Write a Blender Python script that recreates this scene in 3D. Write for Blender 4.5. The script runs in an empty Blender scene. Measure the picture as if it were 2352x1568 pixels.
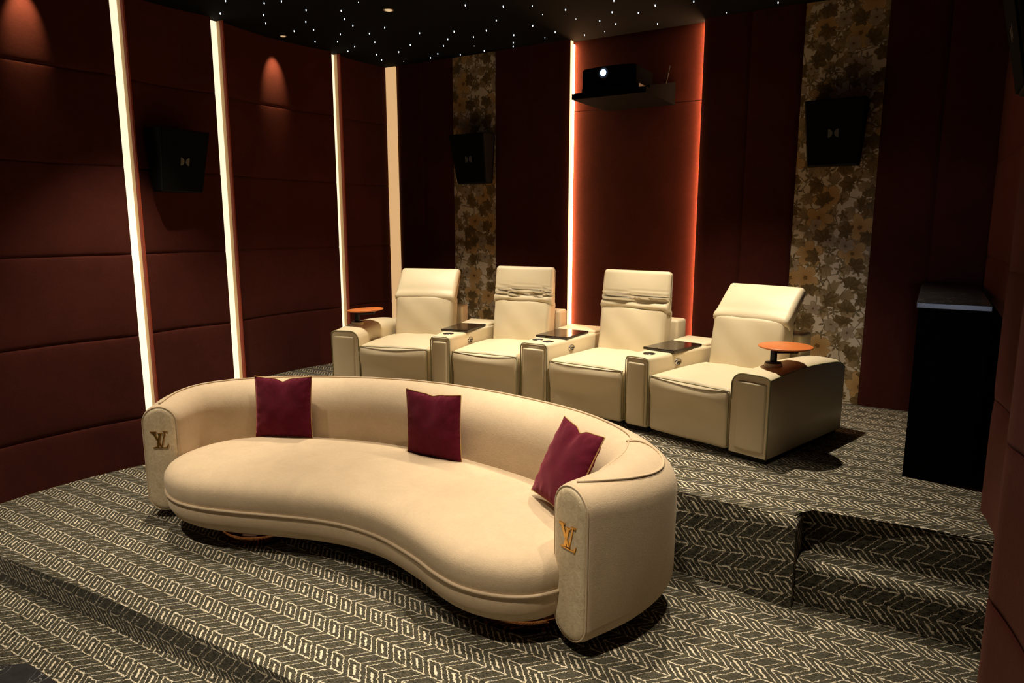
import bpy, bmesh, math, random
from math import sin, cos, pi, radians, sqrt, atan2, hypot, tan
from mathutils import Vector, Matrix, noise

random.seed(7)
SC = bpy.context.scene
COL = SC.collection

# ------------------------------------------------------------------ camera
PITCH, YAW, FPX, CAMH = radians(9.5), radians(31.3), 1585.0, 1.85
cam_d = bpy.data.cameras.new('camera')
cam_d.sensor_width = 36.0
cam_d.lens = 36.0 * FPX / 2352.0
cam_d.clip_start = 0.05
cam = bpy.data.objects.new('camera', cam_d)
cam.location = (0, 0, CAMH)
cam.rotation_euler = (pi / 2 - PITCH, 0, YAW)
COL.objects.link(cam)
SC.camera = cam

# ------------------------------------------------------------------ world, exposure
w = bpy.data.worlds.new('world')
SC.world = w
w.use_nodes = True
w.node_tree.nodes['Background'].inputs[0].default_value = (0.0, 0.0, 0.0, 1)
w.node_tree.nodes['Background'].inputs[1].default_value = 0.0
SC.view_settings.view_transform = 'Standard'
SC.view_settings.look = 'None'
SC.view_settings.gamma = 1.0
SC.view_settings.use_curve_mapping = False
SC.view_settings.exposure = 0.15

# ------------------------------------------------------------------ room numbers
XL = -5.154      # left wall face
YB = 5.93        # back wall face
ZC = 3.515       # ceiling
P2 = 0.458       # upper platform
P0 = -0.155      # front floor
XR = 0.30        # right wall face

# ------------------------------------------------------------------ main lamps (ceiling downlights; most are unseen and have no fixture built)
WARM = (1.0, 0.85, 0.64)
# x, y, power, cone degrees, blend, aim offset x, y
LAMPS = [
    (-3.807, 4.403, 330, 84, 1.0, 0.0, 0.0),
    (-2.50, 4.50, 190, 66, 1.0, 0.0, 0.0),
    (-1.30, 4.52, 370, 86, 1.0, 0.0, 0.0),
    (-4.35, 2.75, 330, 66, 0.9, -0.25, 0.1),
    (-1.75, 2.85, 300, 62, 0.9, 0.15, -0.1),
    (-2.70, 3.30, 170, 58, 0.8, 0.0, -0.25),
    (-3.50, 0.90, 330, 76, 0.8, 0.0, 0.0),
    (-1.30, 1.05, 320, 74, 0.8, 0.0, 0.0),
    (-0.50, 2.80, 150, 54, 0.9, 0.0, 0.1),  # unseen, added to brighten the sofa's right arm and step floor
]
WASH = [(-5.11, 4.49, 40, 44), (-5.11, 2.45, 40, 44)]
COOL = (0.62, 0.78, 1.0)

def add_spot(x, y, z, watt, deg, blend, col, ax=0.0, ay=0.0, rad=0.03):
    d = bpy.data.lights.new('downlight_beam', 'SPOT')
    d.energy = watt
    d.spot_size = radians(deg)
    d.spot_blend = blend
    d.color = col
    d.shadow_soft_size = rad
    o = bpy.data.objects.new('downlight_beam', d)
    o.location = (x, y, z)
    v = Vector((ax, ay, -3.0))
    o.rotation_euler = v.to_track_quat('-Z', 'Y').to_euler()
    COL.objects.link(o)
    return o

for (x, y, wt, dg, bl, ax, ay) in LAMPS:
    add_spot(x, y, ZC - 0.03, wt, dg, bl, WARM, ax, ay)
for (x, y, wt, dg) in WASH:
    add_spot(x, y, ZC - 0.02, wt, dg, 1.0, (1.0, 0.66, 0.34), -1.5, 0, 0.008)
# unseen cool fill lights added to stand in for screen and entrance spill
def add_area(x, y, z, sx, sy, watt, col, tgt):
    d = bpy.data.lights.new('screen_spill', 'AREA')
    d.shape = 'RECTANGLE'; d.size = sx; d.size_y = sy; d.energy = watt; d.color = col
    o = bpy.data.objects.new('screen_spill', d)
    o.location = (x, y, z)
    o.rotation_euler = (Vector(tgt) - Vector((x, y, z))).to_track_quat('-Z', 'Y').to_euler()
    COL.objects.link(o)
add_area(-2.4, -2.68, 1.7, 3.2, 1.8, 1.6, COOL, (-2.0, 4, 1.0))
_c = add_spot(0.22, -1.2, 1.45, 110, 18, 0.7, (0.72, 0.78, 1.0), rad=0.12)  # added cool fill spot, narrowed to tint the back wall by the cabinet
_c.name = 'entrance_fill'
_c.rotation_euler = (Vector((0.12, 5.9, 1.45)) - Vector((0.22, -1.2, 1.45))).to_track_quat('-Z', 'Y').to_euler()

# ------------------------------------------------------------------ material helpers
def lin(c):
    return tuple(((v / 255.0) / 12.92 if v / 255.0 <= 0.04045 else (((v / 255.0) + 0.055) / 1.055) ** 2.4) for v in c) + (1.0,)

class NT:
    def __init__(s, name):
        s.m = bpy.data.materials.new(name)
        s.m.use_nodes = True
        s.t = s.m.node_tree
        s.b = s.t.nodes['Principled BSDF']
    def n(s, typ, **kw):
        nd = s.t.nodes.new(typ)
        for k, v in kw.items():
            setattr(nd, k, v)
        return nd
    def link(s, a, b):
        s.t.links.new(a, b)
    def setin(s, sock, v):
        if isinstance(v, bpy.types.NodeSocket):
            s.t.links.new(v, sock)
        elif v is not None:
            sock.default_value = v
    def math(s, op, a, b=None, c=None, clamp=False):
        nd = s.n('ShaderNodeMath', operation=op, use_clamp=clamp)
        s.setin(nd.inputs[0], a)
        if b is not None: s.setin(nd.inputs[1], b)
        if c is not None: s.setin(nd.inputs[2], c)
        return nd.outputs[0]
    def vmath(s, op, a, b=None):
        nd = s.n('ShaderNodeVectorMath', operation=op)
        s.setin(nd.inputs[0], a)
        if b is not None: s.setin(nd.inputs[1], b)
        return nd.outputs[0]
    def mix(s, f, a, b, blend='MIX'):
        nd = s.n('ShaderNodeMix', data_type='RGBA', blend_type=blend)
        s.setin(nd.inputs[0], f); s.setin(nd.inputs[6], a); s.setin(nd.inputs[7], b)
        return nd.outputs[2]
    def noise(s, vec, scale, detail=3, rough=0.55, dist=0.0):
        nd = s.n('ShaderNodeTexNoise')
        s.setin(nd.inputs['Vector'], vec)
        nd.inputs['Scale'].default_value = scale
        nd.inputs['Detail'].default_value = detail
        nd.inputs['Roughness'].default_value = rough
        nd.inputs['Distortion'].default_value = dist
        return nd
    def ramp(s, fac, stops):
        nd = s.n('ShaderNodeValToRGB')
        e = nd.color_ramp.elements
        while len(e) < len(stops): e.new(0.5)
        for i, (p, c) in enumerate(stops):
            e[i].position = p; e[i].color = c if len(c) == 4 else tuple(c) + (1,)
        s.setin(nd.inputs[0], fac)
        return nd.outputs[0]
    def bump(s, h, strength=0.3, dist=0.01):
        nd = s.n('ShaderNodeBump')
        nd.inputs['Strength'].default_value = strength
        nd.inputs['Distance'].default_value = dist
        s.setin(nd.inputs['Height'], h)
        s.link(nd.outputs[0], s.b.inputs['Normal'])
        return nd
    def pos(s):
        return s.n('ShaderNodeNewGeometry').outputs['Position']
    def obj(s):
        return s.n('ShaderNodeTexCoord').outputs['Object']
    def P(s, **kw):
        names = {'rough': 'Roughness', 'metal': 'Metallic', 'spec': 'Specular IOR Level', 'sheen': 'Sheen Weight',
                 'sheenr': 'Sheen Roughness', 'coat': 'Coat Weight', 'coatr': 'Coat Roughness', 'emit': 'Emission Strength'}
        for k, v in kw.items():
            s.setin(s.b.inputs[names[k]], v)
    def color(s, c):
        s.setin(s.b.inputs['Base Color'], c)

def mat_plain(name, rgb, rough=0.5, metal=0.0, spec=0.5, nscale=60.0, nv=0.12, bump=0.1):
    t = NT(name)
    nz = t.noise(t.obj(), nscale, 4)
    c = tuple(rgb) + (1,)
    d = tuple(v * (1 - nv) for v in rgb) + (1,)
    t.color(t.mix(nz.outputs[0], d, c))
    t.P(rough=rough, metal=metal, spec=spec)
    if bump: t.bump(nz.outputs[0], bump, 0.001)
    return t.m

def mat_velvet(name, rgb, nv=0.30, big=3.0, fine=220.0, sheen=0.25, bump=0.25, tint=(1.0, 0.6, 0.45), world=True, spec=0.12):
    t = NT(name)
    v = t.pos() if world else t.obj()
    a = t.noise(v, big, 6, 0.62, 0.6)
    b = t.noise(v, fine, 2)
    c = t.noise(v, big * 9, 3, 0.6, 1.2)
    f = t.math('ADD', t.math('MULTIPLY', a.outputs[0], 0.62), t.math('MULTIPLY', c.outputs[0], 0.38))
    f = t.math('MULTIPLY_ADD', t.math('SUBTRACT', f, 0.5), 3.2, 0.5, clamp=True)
    f2 = t.math('ADD', t.math('MULTIPLY', f, 0.75), t.math('MULTIPLY', b.outputs[0], 0.25))
    lo = tuple(x * (1 - nv) for x in rgb) + (1,)
    hi = tuple(min(1, x * (1 + nv * 0.55)) for x in rgb) + (1,)
    t.color(t.mix(f2, lo, hi))
    t.P(rough=0.9, spec=spec, sheen=sheen, sheenr=0.45)
    t.b.inputs['Sheen Tint'].default_value = tuple(tint) + (1,)
    t.bump(t.math('ADD', b.outputs[0], t.math('MULTIPLY', c.outputs[0], 0.8)), bump, 0.003 if not world else 0.006)
    return t.m

def mat_emit(name, rgb, strength):
    t = NT(name)
    nz = t.noise(t.pos(), 1.3, 2)
    c = t.mix(nz.outputs[0], tuple(v * 0.93 for v in rgb) + (1,), tuple(rgb) + (1,))
    t.color((0.8, 0.75, 0.65, 1))
    t.setin(t.b.inputs['Emission Color'], c)
    t.P(emit=strength, rough=0.4)
    return t.m

M = {}
M['red_velvet'] = mat_velvet('rust_red_velvet', (0.058, 0.0118, 0.0078), tint=(1.0, 0.45, 0.3), sheen=0.12)
M['plum_velvet'] = M['red_velvet']
M['seam'] = mat_plain('dark_seam', (0.05, 0.030, 0.012), 0.8)
M['sofa'] = mat_velvet('cream_velvet', (0.60, 0.465, 0.315), nv=0.13, big=5.0, fine=260, sheen=0.25, bump=0.40, tint=(1, 0.88, 0.7), world=False)
M['burgundy'] = mat_velvet('burgundy_velvet', (0.105, 0.006, 0.020), nv=0.4, big=5.0, fine=200, sheen=0.35, tint=(1.0, 0.28, 0.35), world=False, bump=0.2)
M['leather'] = None
M['black'] = mat_plain('black_lacquer', (0.004, 0.004, 0.004), 0.5, spec=0.25, nscale=30)
M['matte_black'] = mat_plain('matte_black_board', (0.003, 0.003, 0.003), 0.95, spec=0.02)
M['black_metal'] = mat_plain('black_metal', (0.012, 0.012, 0.014), 0.42, 0.3)
M['ceiling'] = mat_plain('black_ceiling_fabric', (0.004, 0.0045, 0.005), 0.95, spec=0.1, nscale=300)
M['speaker_cloth'] = mat_plain('speaker_grille_cloth', (0.0035, 0.0038, 0.0033), 0.95, spec=0.12, nscale=900, nv=0.4, bump=0.3)
M['speaker_body'] = mat_plain('speaker_cabinet', (0.004, 0.004, 0.004), 0.7, spec=0.2)
M['logo_grey'] = mat_plain('grey_badge', (0.075, 0.072, 0.062), 0.6)
M['gold'] = mat_plain('brushed_gold', (0.80, 0.47, 0.13), 0.28, 1.0, nscale=200, bump=0.15)
M['gold_cord'] = mat_plain('gold_cord', (0.70, 0.42, 0.17), 0.4, 0.35, nscale=400, nv=0.45, bump=0.5)
M['chrome'] = mat_plain('chrome', (0.55, 0.52, 0.48), 0.14, 1.0, nv=0.05, bump=0.0)
M['copper'] = mat_plain('polished_copper', (0.62, 0.27, 0.12), 0.12, 1.0, nscale=20, nv=0.15, bump=0.05)
M['tan_disc'] = mat_plain('orange_leather_tabletop', (0.62, 0.17, 0.035), 0.42, nscale=90, nv=0.12)
M['tray'] = mat_plain('dark_gloss_wood', (0.018, 0.009, 0.006), 0.12, nscale=25, nv=0.4, bump=0.02)
M['trim_red'] = mat_plain('orange_red_trim', (0.30, 0.040, 0.010), 0.8)
M['channel'] = mat_plain('cream_light_channel', (0.74, 0.52, 0.28), 0.7, nv=0.05)
M['ring'] = mat_plain('downlight_trim', (0.35, 0.27, 0.18), 0.5)
M['led'] = mat_emit('led_diffuser', (1.0, 0.86, 0.60), 1.02)
M['corner_glow'] = mat_emit('corner_lit_glow', (0.85, 0.50, 0.22), 0.74)  # beige corner surface lit by a hidden LED, its glow put into emission
M['led_hot'] = mat_emit('led_strip_hot', (1.0, 0.48, 0.20), 62.0)
M['led_cream'] = mat_emit('led_recess_diffuser', (1.0, 0.60, 0.28), 2.0)
M['led_edge'] = mat_emit('led_strip_hidden', (1.0, 0.48, 0.22), 66.0)
M['star'] = mat_emit('fibre_star', (0.75, 0.88, 1.0), 3.0)
M['lens_glow'] = mat_emit('projector_lamp', (0.50, 0.68, 1.0), 2.6)
M['lamp_glow'] = mat_emit('downlight_lens', (1.0, 0.72, 0.40), 0.45)

def mat_leather():
    t = NT('cream_leather')
    v = t.obj()
    vor = t.n('ShaderNodeTexVoronoi'); vor.feature = 'DISTANCE_TO_EDGE'
    vor.inputs['Scale'].default_value = 260
    t.link(v, vor.inputs['Vector'])
    n1 = t.noise(v, 5, 5); n2 = t.noise(v, 40, 4)
    t.color(t.mix(n1.outputs[0], (0.66, 0.56, 0.375, 1), (0.75, 0.645, 0.45, 1)))
    t.P(rough=0.46, spec=0.42)
    h = t.math('ADD', t.math('MULTIPLY', vor.outputs['Distance'], 1.6), t.math('MULTIPLY', n2.outputs[0], 0.5))
    t.bump(h, 0.12, 0.002)
    return t.m
M['leather'] = mat_leather()
M['leather_seam'] = mat_plain('olive_leather_piping', (0.26, 0.24, 0.12), 0.6)

# nap of the crushed velvet catches the lamps on its upper rim
def mat_crushed():
    t = NT('crushed_cream_velvet')
    v = t.obj()
    n1 = t.noise(v, 26, 6, 0.7, 1.8)
    n2 = t.noise(v, 90, 4, 0.7, 0.6)
    f = t.math('MULTIPLY_ADD', t.math('SUBTRACT', n1.outputs[0], 0.5), 3.0, 0.5, clamp=True)
    t.color(t.mix(f, (0.56, 0.44, 0.28, 1), (0.78, 0.65, 0.44, 1)))
    t.P(rough=0.38, spec=0.6, sheen=0.35, sheenr=0.3)
    t.b.inputs['Sheen Tint'].default_value = (1, 0.9, 0.7, 1)
    t.bump(t.math('ADD', n1.outputs[0], t.math('MULTIPLY', n2.outputs[0], 0.5)), 0.45, 0.006)
    return t.m
M['crushed'] = mat_crushed()

def mat_carpet():
    t = NT('herringbone_carpet')
    g = t.pos()
    wob = t.noise(g, 70, 3)
    wob2 = t.noise(t.vmath('ADD', g, (3.1, 7.7, 1.3)), 70, 3)
    fuzz = t.noise(g, 320, 1)
    sep = t.n('ShaderNodeSeparateXYZ'); t.link(g, sep.inputs[0])
    X, Y, Z = sep.outputs
    j1 = t.math('MULTIPLY', t.math('SUBTRACT', wob.outputs[0], 0.5), 0.022)
    j2 = t.math('MULTIPLY', t.math('SUBTRACT', wob2.outputs[0], 0.5), 0.022)
    fz = t.math('MULTIPLY', t.math('SUBTRACT', fuzz.outputs[0], 0.5), 0.009)
    u = t.math('ADD', X, j1)
    v = t.math('ADD', t.math('ADD', Y, Z), j2)
    PU, PV, H1, SH, WC = 0.0985, 0.1745, 0.090, 0.080, 0.066
    # vertical coordinate inside the repeat
    tt = t.math('MODULO', t.math('ADD', t.math('SUBTRACT', v, 1.873), PV * 40), PV)
    tri1 = t.math('DIVIDE', tt, H1)
    tri2 = t.math('DIVIDE', t.math('SUBTRACT', PV, tt), PV - H1)
    tri = t.math('MINIMUM', tri1, tri2)
    s = t.math('ADD', u, t.math('MULTIPLY', tri, SH))
    c = t.math('MODULO', t.math('ADD', t.math('ADD', s, 2.235), PU * 120), PU)
    inbox = t.math('LESS_THAN', tt, H1)
    incell = t.math('LESS_THAN', c, WC + 0.001)
    # side lines
    d0 = t.math('MINIMUM', c, t.math('SUBTRACT', PU, c))
    d1 = t.math('ABSOLUTE', t.math('SUBTRACT', c, WC))
    dl = t.math('MINIMUM', d0, d1)
    wl_ = t.math('ADD', 0.0019, t.math('MULTIPLY', inbox, 0.0011))
    sidel = t.math('LESS_THAN', t.math('ADD', dl, fz), wl_)
    # caps
    e0 = t.math('MINIMUM', tt, t.math('SUBTRACT', PV, tt))
    e1 = t.math('ABSOLUTE', t.math('SUBTRACT', tt, H1))
    cap = t.math('MULTIPLY', t.math('LESS_THAN', t.math('ADD', t.math('MINIMUM', e0, e1), fz), 0.0030), incell)
    # dash
    dd = t.math('ABSOLUTE', t.math('SUBTRACT', c, WC / 2))
    dash = t.math('MULTIPLY', t.math('LESS_THAN', t.math('ADD', dd, fz), 0.0058), t.math('LESS_THAN', t.math('ABSOLUTE', t.math('SUBTRACT', tt, H1 / 2)), 0.025))
    line = t.math('MAXIMUM', t.math('MAXIMUM', sidel, cap), dash)
    # ground: streaky charcoal / olive tufts
    mp = t.n('ShaderNodeMapping')
    mp.inputs['Rotation'].default_value = (0, 0, radians(38))
    mp.inputs['Scale'].default_value = (16, 75, 30)
    t.link(g, mp.inputs[0])
    st = t.noise(mp.outputs[0], 2.2, 4, 0.6)
    sp = t.noise(g, 150, 3)
    f = t.math('ADD', t.math('MULTIPLY', st.outputs[0], 0.6), t.math('MULTIPLY', sp.outputs[0], 0.4))
    f = t.math('MULTIPLY_ADD', t.math('SUBTRACT', f, 0.5), 4.0, 0.45, clamp=True)
    ground = t.mix(f, (0.010, 0.010, 0.007, 1), (0.120, 0.108, 0.074, 1))
    tone = t.mix(sp.outputs[0], (0.52, 0.45, 0.33, 1), (0.90, 0.80, 0.62, 1))
    t.color(t.mix(line, ground, tone))
    t.P(rough=0.95, spec=0.1, sheen=0.1)
    hh = t.math('ADD', t.math('MULTIPLY', line, 0.3), t.math('MULTIPLY', sp.outputs[0], 1.0))
    t.bump(hh, 0.7, 0.006)
    return t.m
M['carpet'] = mat_carpet()

def mat_marble():
    t = NT('black_marble')
    v = t.pos()
    n1 = t.noise(v, 2.5, 6, 0.6, 1.5)
    wv = t.math('ABSOLUTE', t.math('SUBTRACT', n1.outputs[0], 0.5))
    vein = t.math('LESS_THAN', wv, 0.0016)
    n2 = t.noise(v, 30, 4, 0.7)
    spots = t.math('GREATER_THAN', n2.outputs[0], 0.68)
    base = t.mix(n2.outputs[0], (0.012, 0.012, 0.012, 1), (0.035, 0.035, 0.035, 1))
    t.color(t.mix(t.math('MULTIPLY', t.math('MAXIMUM', vein, spots), 0.5), base, (0.4, 0.4, 0.38, 1)))
    t.P(rough=0.25, spec=0.5)
    return t.m
M['marble'] = mat_marble()

def mat_floral():
    """aged wallpaper: stems, feathery leaves and five-petalled flowers on an ivory ground"""
    t = NT('floral_wallpaper')
    sep = t.n('ShaderNodeSeparateXYZ'); t.link(t.pos(), sep.inputs[0])
    X, Y, Z = sep.outputs
    cmb = t.n('ShaderNodeCombineXYZ'); t.link(X, cmb.inputs[0]); t.link(Z, cmb.inputs[1])
    base = cmb.outputs[0]
    wn = t.noise(base, 7, 3)
    warp = t.vmath('SCALE', t.vmath('SUBTRACT', wn.outputs['Color'], (0.5, 0.5, 0.5)))
    warp.node.inputs['Scale'].default_value = 0.05
    uv = t.vmath('ADD', base, warp)
    def cells(scale, off, rnd=0.85):
        vo = t.n('ShaderNodeTexVoronoi'); vo.voronoi_dimensions = '2D'
        vo.inputs['Scale'].default_value = scale; vo.inputs['Randomness'].default_value = rnd
        vv = t.vmath('ADD', uv, off)
        t.link(vv, vo.inputs['Vector'])
        loc = t.vmath('SUBTRACT', t.vmath('MULTIPLY', vv, (scale, scale, scale)), t.vmath('MULTIPLY', vo.outputs['Position'], (scale, scale, scale)))
        sp = t.n('ShaderNodeSeparateXYZ'); t.link(loc, sp.inputs[0])
        sc = t.n('ShaderNodeSeparateColor'); t.link(vo.outputs['Color'], sc.inputs[0])
        r = t.math('SQRT', t.math('ADD', t.math('MULTIPLY', sp.outputs[0], sp.outputs[0]), t.math('MULTIPLY', sp.outputs[1], sp.outputs[1])))
        th = t.math('ADD', t.math('ARCTAN2', sp.outputs[1], sp.outputs[0]), t.math('MULTIPLY', sc.outputs[0], 6.28))
        return r, th, sc
    paper = t.mix(t.noise(base, 3, 3).outputs[0], (0.62, 0.52, 0.38, 1), (0.74, 0.64, 0.48, 1))
    col = paper
    # stems
    vo = t.n('ShaderNodeTexVoronoi'); vo.voronoi_dimensions = '2D'; vo.feature = 'DISTANCE_TO_EDGE'
    vo.inputs['Scale'].default_value = 5.5
    t.link(t.vmath('ADD', uv, (1.7, 0.3, 0)), vo.inputs['Vector'])
    stem = t.math('LESS_THAN', vo.outputs['Distance'], 0.022)
    col = t.mix(t.math('MULTIPLY', stem, 0.8), col, (0.15, 0.10, 0.045, 1))
    # leaf sprays: |sin| lobes give pointed feathered leaves
    def leaves(col, scale, off, k, size, c1, c2, feather, amt=0.9):
        r, th, sc = cells(scale, off)
        lob = t.math('POWER', t.math('ABSOLUTE', t.math('COSINE', t.math('MULTIPLY', th, k))), 1.6)
        fe = t.math('MULTIPLY', t.math('SINE', t.math('MULTIPLY', th, k * 14.0)), feather)
        rad = t.math('MULTIPLY', t.math('ADD', t.math('ADD', lob, fe), 0.08), size)
        m = t.math('LESS_THAN', r, rad)
        shade = t.math('ADD', t.math('MULTIPLY', t.math('FRACT', t.math('MULTIPLY', th, k * 3.0)), 0.45), t.math('MULTIPLY', r, 1.0), clamp=True)
        lc = t.mix(shade, c1, c2)
        return t.mix(t.math('MULTIPLY', m, amt), col, lc)
    col = leaves(col, 6.5, (0.2, 0.1, 0), 1.0, 0.62, (0.11, 0.07, 0.022, 1), (0.40, 0.28, 0.13, 1), 0.12)
    col = leaves(col, 9.5, (5.2, 2.1, 0), 2.5, 0.40, (0.07, 0.048, 0.016, 1), (0.27, 0.19, 0.08, 1), 0.07)
    # flowers
    def flower(col, scale, off, k, size, c1, c2, c3, thr):
        r, th, sc = cells(scale, off)
        pet = t.math('ABSOLUTE', t.math('COSINE', t.math('MULTIPLY', th, k / 2.0)))
        rad = t.math('MULTIPLY', t.math('ADD', t.math('MULTIPLY', t.math('POWER', pet, 0.5), 0.55), 0.45), size)
        m = t.math('MULTIPLY', t.math('LESS_THAN', r, rad), t.math('GREATER_THAN', sc.outputs[1], thr))
        streak = t.math('MULTIPLY_ADD', t.math('SINE', t.math('MULTIPLY', th, k * 6.0)), 0.18, t.math('MULTIPLY', r, 1.5), clamp=True)
        edge = t.math('GREATER_THAN', r, t.math('MULTIPLY', rad, 0.93))
        pc = t.mix(streak, c1, c2)
        pc = t.mix(t.math('MULTIPLY', edge, 0.6), pc, c3)
        pc = t.mix(t.math('LESS_THAN', r, t.math('MULTIPLY', rad, 0.16)), pc, c3)
        return t.mix(m, col, pc)
    col = flower(col, 4.2, (3.3, 0.9, 0), 5.0, 0.46, (0.40, 0.22, 0.07, 1), (0.62, 0.43, 0.20, 1), (0.18, 0.10, 0.03, 1), 0.40)
    col = flower(col, 6.0, (8.1, 4.4, 0), 5.0, 0.36, (0.30, 0.22, 0.14, 1), (0.56, 0.46, 0.33, 1), (0.13, 0.09, 0.05, 1), 0.55)
    col = leaves(col, 5.2, (2.6, 7.7, 0), 0.5, 0.40, (0.06, 0.04, 0.012, 1), (0.25, 0.16, 0.06, 1), 0.14, 0.95)
    blot = t.noise(base, 28, 4, 0.6)
    col = t.mix(t.math('MULTIPLY', blot.outputs[0], 0.4), col, (0.62, 0.52, 0.40, 1), 'MULTIPLY')
    t.color(t.mix(0.75, col, paper, 'MIX') if False else col)
    t.P(rough=0.8, spec=0.15)
    return t.m
M['floral'] = mat_floral()

# ------------------------------------------------------------------ geometry helpers
class MB:
    def __init__(s): s.v = []; s.f = []; s.sm = []
    def add(s, vs, fs, smooth=True, T=None):
        o = len(s.v)
        if T is not None: vs = [T @ Vector(p) for p in vs]
        s.v += [tuple(p) for p in vs]
        s.f += [tuple(i + o for i in f) for f in fs]
        s.sm += [smooth] * len(fs)
        return s
    def build(s, name, mat, parent=None, fixn=True):
        me = bpy.data.meshes.new(name)
        me.from_pydata(s.v, [], s.f)
        me.polygons.foreach_set('use_smooth', s.sm)
        if fixn:
            bm = bmesh.new(); bm.from_mesh(me)
            bmesh.ops.recalc_face_normals(bm, faces=bm.faces)
            bm.to_mesh(me); bm.free()
        me.materials.append(mat)
        me.update()
        o = bpy.data.objects.new(name, me)
        COL.objects.link(o)
        if parent is not None: o.parent = parent
        return o

def rbox(sx, sy, sz, r, m=5, k=3, fn=None, c=(0, 0, 0)):
    """box with truly rounded edges; fn maps each vertex (about the box centre)"""
    h = (sx / 2, sy / 2, sz / 2)
    r = min(r, *h)
    def axis(hh):
        a = []
        for i in range(k): a.append(-hh + r * (1 - cos(pi / 2 * i / k)) * 1.0 if k else -hh)
        a = [-hh + r * i / k for i in range(k)]
        inner = hh - r
        mm = max(1, m)
        if inner > 1e-6:
            a += [-inner + 2 * inner * i / mm for i in range(mm + 1)]
        else: a += [0]
        a += [hh - r + r * (i + 1) / k for i in range(k)]
        return a
    ax = [axis(q) for q in h]
    idx = {}; vs = []; fs = []
    def vid(p):
        key = tuple(round(q, 6) for q in p)
        if key in idx: return idx[key]
        inn = Vector([max(-(h[i] - r), min(h[i] - r, p[i])) for i in range(3)])
        d = Vector(p) - inn
        # even angular spacing
        if d.length > 1e-9:
            d = Vector([tan(max(-1, min(1, d[i] / r)) * pi / 4) for i in range(3)]).normalized() * r
        q = inn + d
        if fn: q = Vector(fn(q.x, q.y, q.z))
        idx[key] = len(vs); vs.append((q.x + c[0], q.y + c[1], q.z + c[2]))
        return idx[key]
    for a in range(3):
        b, d = (a + 1) % 3, (a + 2) % 3
        for sgn in (-1, 1):
            for i in range(len(ax[b]) - 1):
                for j in range(len(ax[d]) - 1):
                    q = []
                    for (ii, jj) in ((i, j), (i + 1, j), (i + 1, j + 1), (i, j + 1)):
                        p = [0, 0, 0]; p[a] = sgn * h[a]; p[b] = ax[b][ii]; p[d] = ax[d][jj]
                        q.append(vid(p))
                    fs.append(tuple(q) if sgn > 0 else tuple(q[::-1]))
    return vs, fs

def tube(pts, r, closed=False, n=8, cap=True):
    pts = [Vector(p) for p in pts]
    N = len(pts); vs = []; fs = []
    up = None
    rr = r if isinstance(r, (list, tuple)) else [r] * N
    for i in range(N):
        if closed: tg = pts[(i + 1) % N] - pts[i - 1]
        else: tg = pts[min(i + 1, N - 1)] - pts[max(i - 1, 0)]
        tg.normalize()
        if up is None:
            up = Vector((0, 0, 1)) if abs(tg.z) < 0.9 else Vector((1, 0, 0))
        sd = tg.cross(up)
        if sd.length < 1e-6: sd = tg.cross(Vector((0, 1, 0)))
        sd.normalize(); up2 = sd.cross(tg).normalized(); up = up2
        for k in range(n):
            a = 2 * pi * k / n
            vs.append(pts[i] + sd * cos(a) * rr[i] + up2 * sin(a) * rr[i])
    M_ = N if closed else N - 1
    for i in range(M_):
        for k in range(n):
            a, b = i * n + k, i * n + (k + 1) % n
            c, d = ((i + 1) % N) * n + (k + 1) % n, ((i + 1) % N) * n + k
            fs.append((a, b, c, d))
    if cap and not closed:
        fs.append(tuple(range(n))[::-1]); fs.append(tuple(range((N - 1) * n, N * n)))
    return vs, fs

def lathe(prof, n=32, c=(0, 0, 0), sx=1.0, sy=1.0):
    vs = []; fs = []
    for (r, z) in prof:
        for k in range(n):
            a = 2 * pi * k / n
            vs.append((c[0] + r * cos(a) * sx, c[1] + r * sin(a) * sy, c[2] + z))
    for i in range(len(prof) - 1):
        for k in range(n):
            fs.append((i * n + k, i * n + (k + 1) % n, (i + 1) * n + (k + 1) % n, (i + 1) * n + k))
    fs.append(tuple(range(n))[::-1]); fs.append(tuple(range((len(prof) - 1) * n, len(prof) * n)))
    return vs, fs

def prism(poly, z0, z1, bev=0.0, seg=3, top_only=True):
    bm = bmesh.new()
    lo = [bm.verts.new((p[0], p[1], z0)) for p in poly]
    hi = [bm.verts.new((p[0], p[1], z1)) for p in poly]
    n = len(poly)
    bm.faces.new(lo[::-1]); bm.faces.new(hi)
    for i in range(n):
        bm.faces.new((lo[i], lo[(i + 1) % n], hi[(i + 1) % n], hi[i]))
    if bev > 0:
        ed = [e for e in bm.edges if all(v.co.z > (z0 + z1) / 2 for v in e.verts)] if top_only else list(bm.edges)
        bmesh.ops.bevel(bm, geom=ed, offset=bev, segments=seg, profile=0.5, affect='EDGES')
    bm.verts.index_update()
    vs = [tuple(v.co) for v in bm.verts]; fs = [tuple(v.index for v in f.verts) for f in bm.faces]
    bm.free()
    return vs, fs

def box(x0, x1, y0, y1, z0, z1, bev=0.0):
    return prism([(x0, y0), (x1, y0), (x1, y1), (x0, y1)], z0, z1, bev, 2, False)

def grid(nu, nv, f):
    vs = [tuple(f(i / nu, j / nv)) for i in range(nu + 1) for j in range(nv + 1)]
    fs = [(i * (nv + 1) + j, (i + 1) * (nv + 1) + j, (i + 1) * (nv + 1) + j + 1, i * (nv + 1) + j + 1) for i in range(nu) for j in range(nv)]
    return vs, fs

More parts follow.
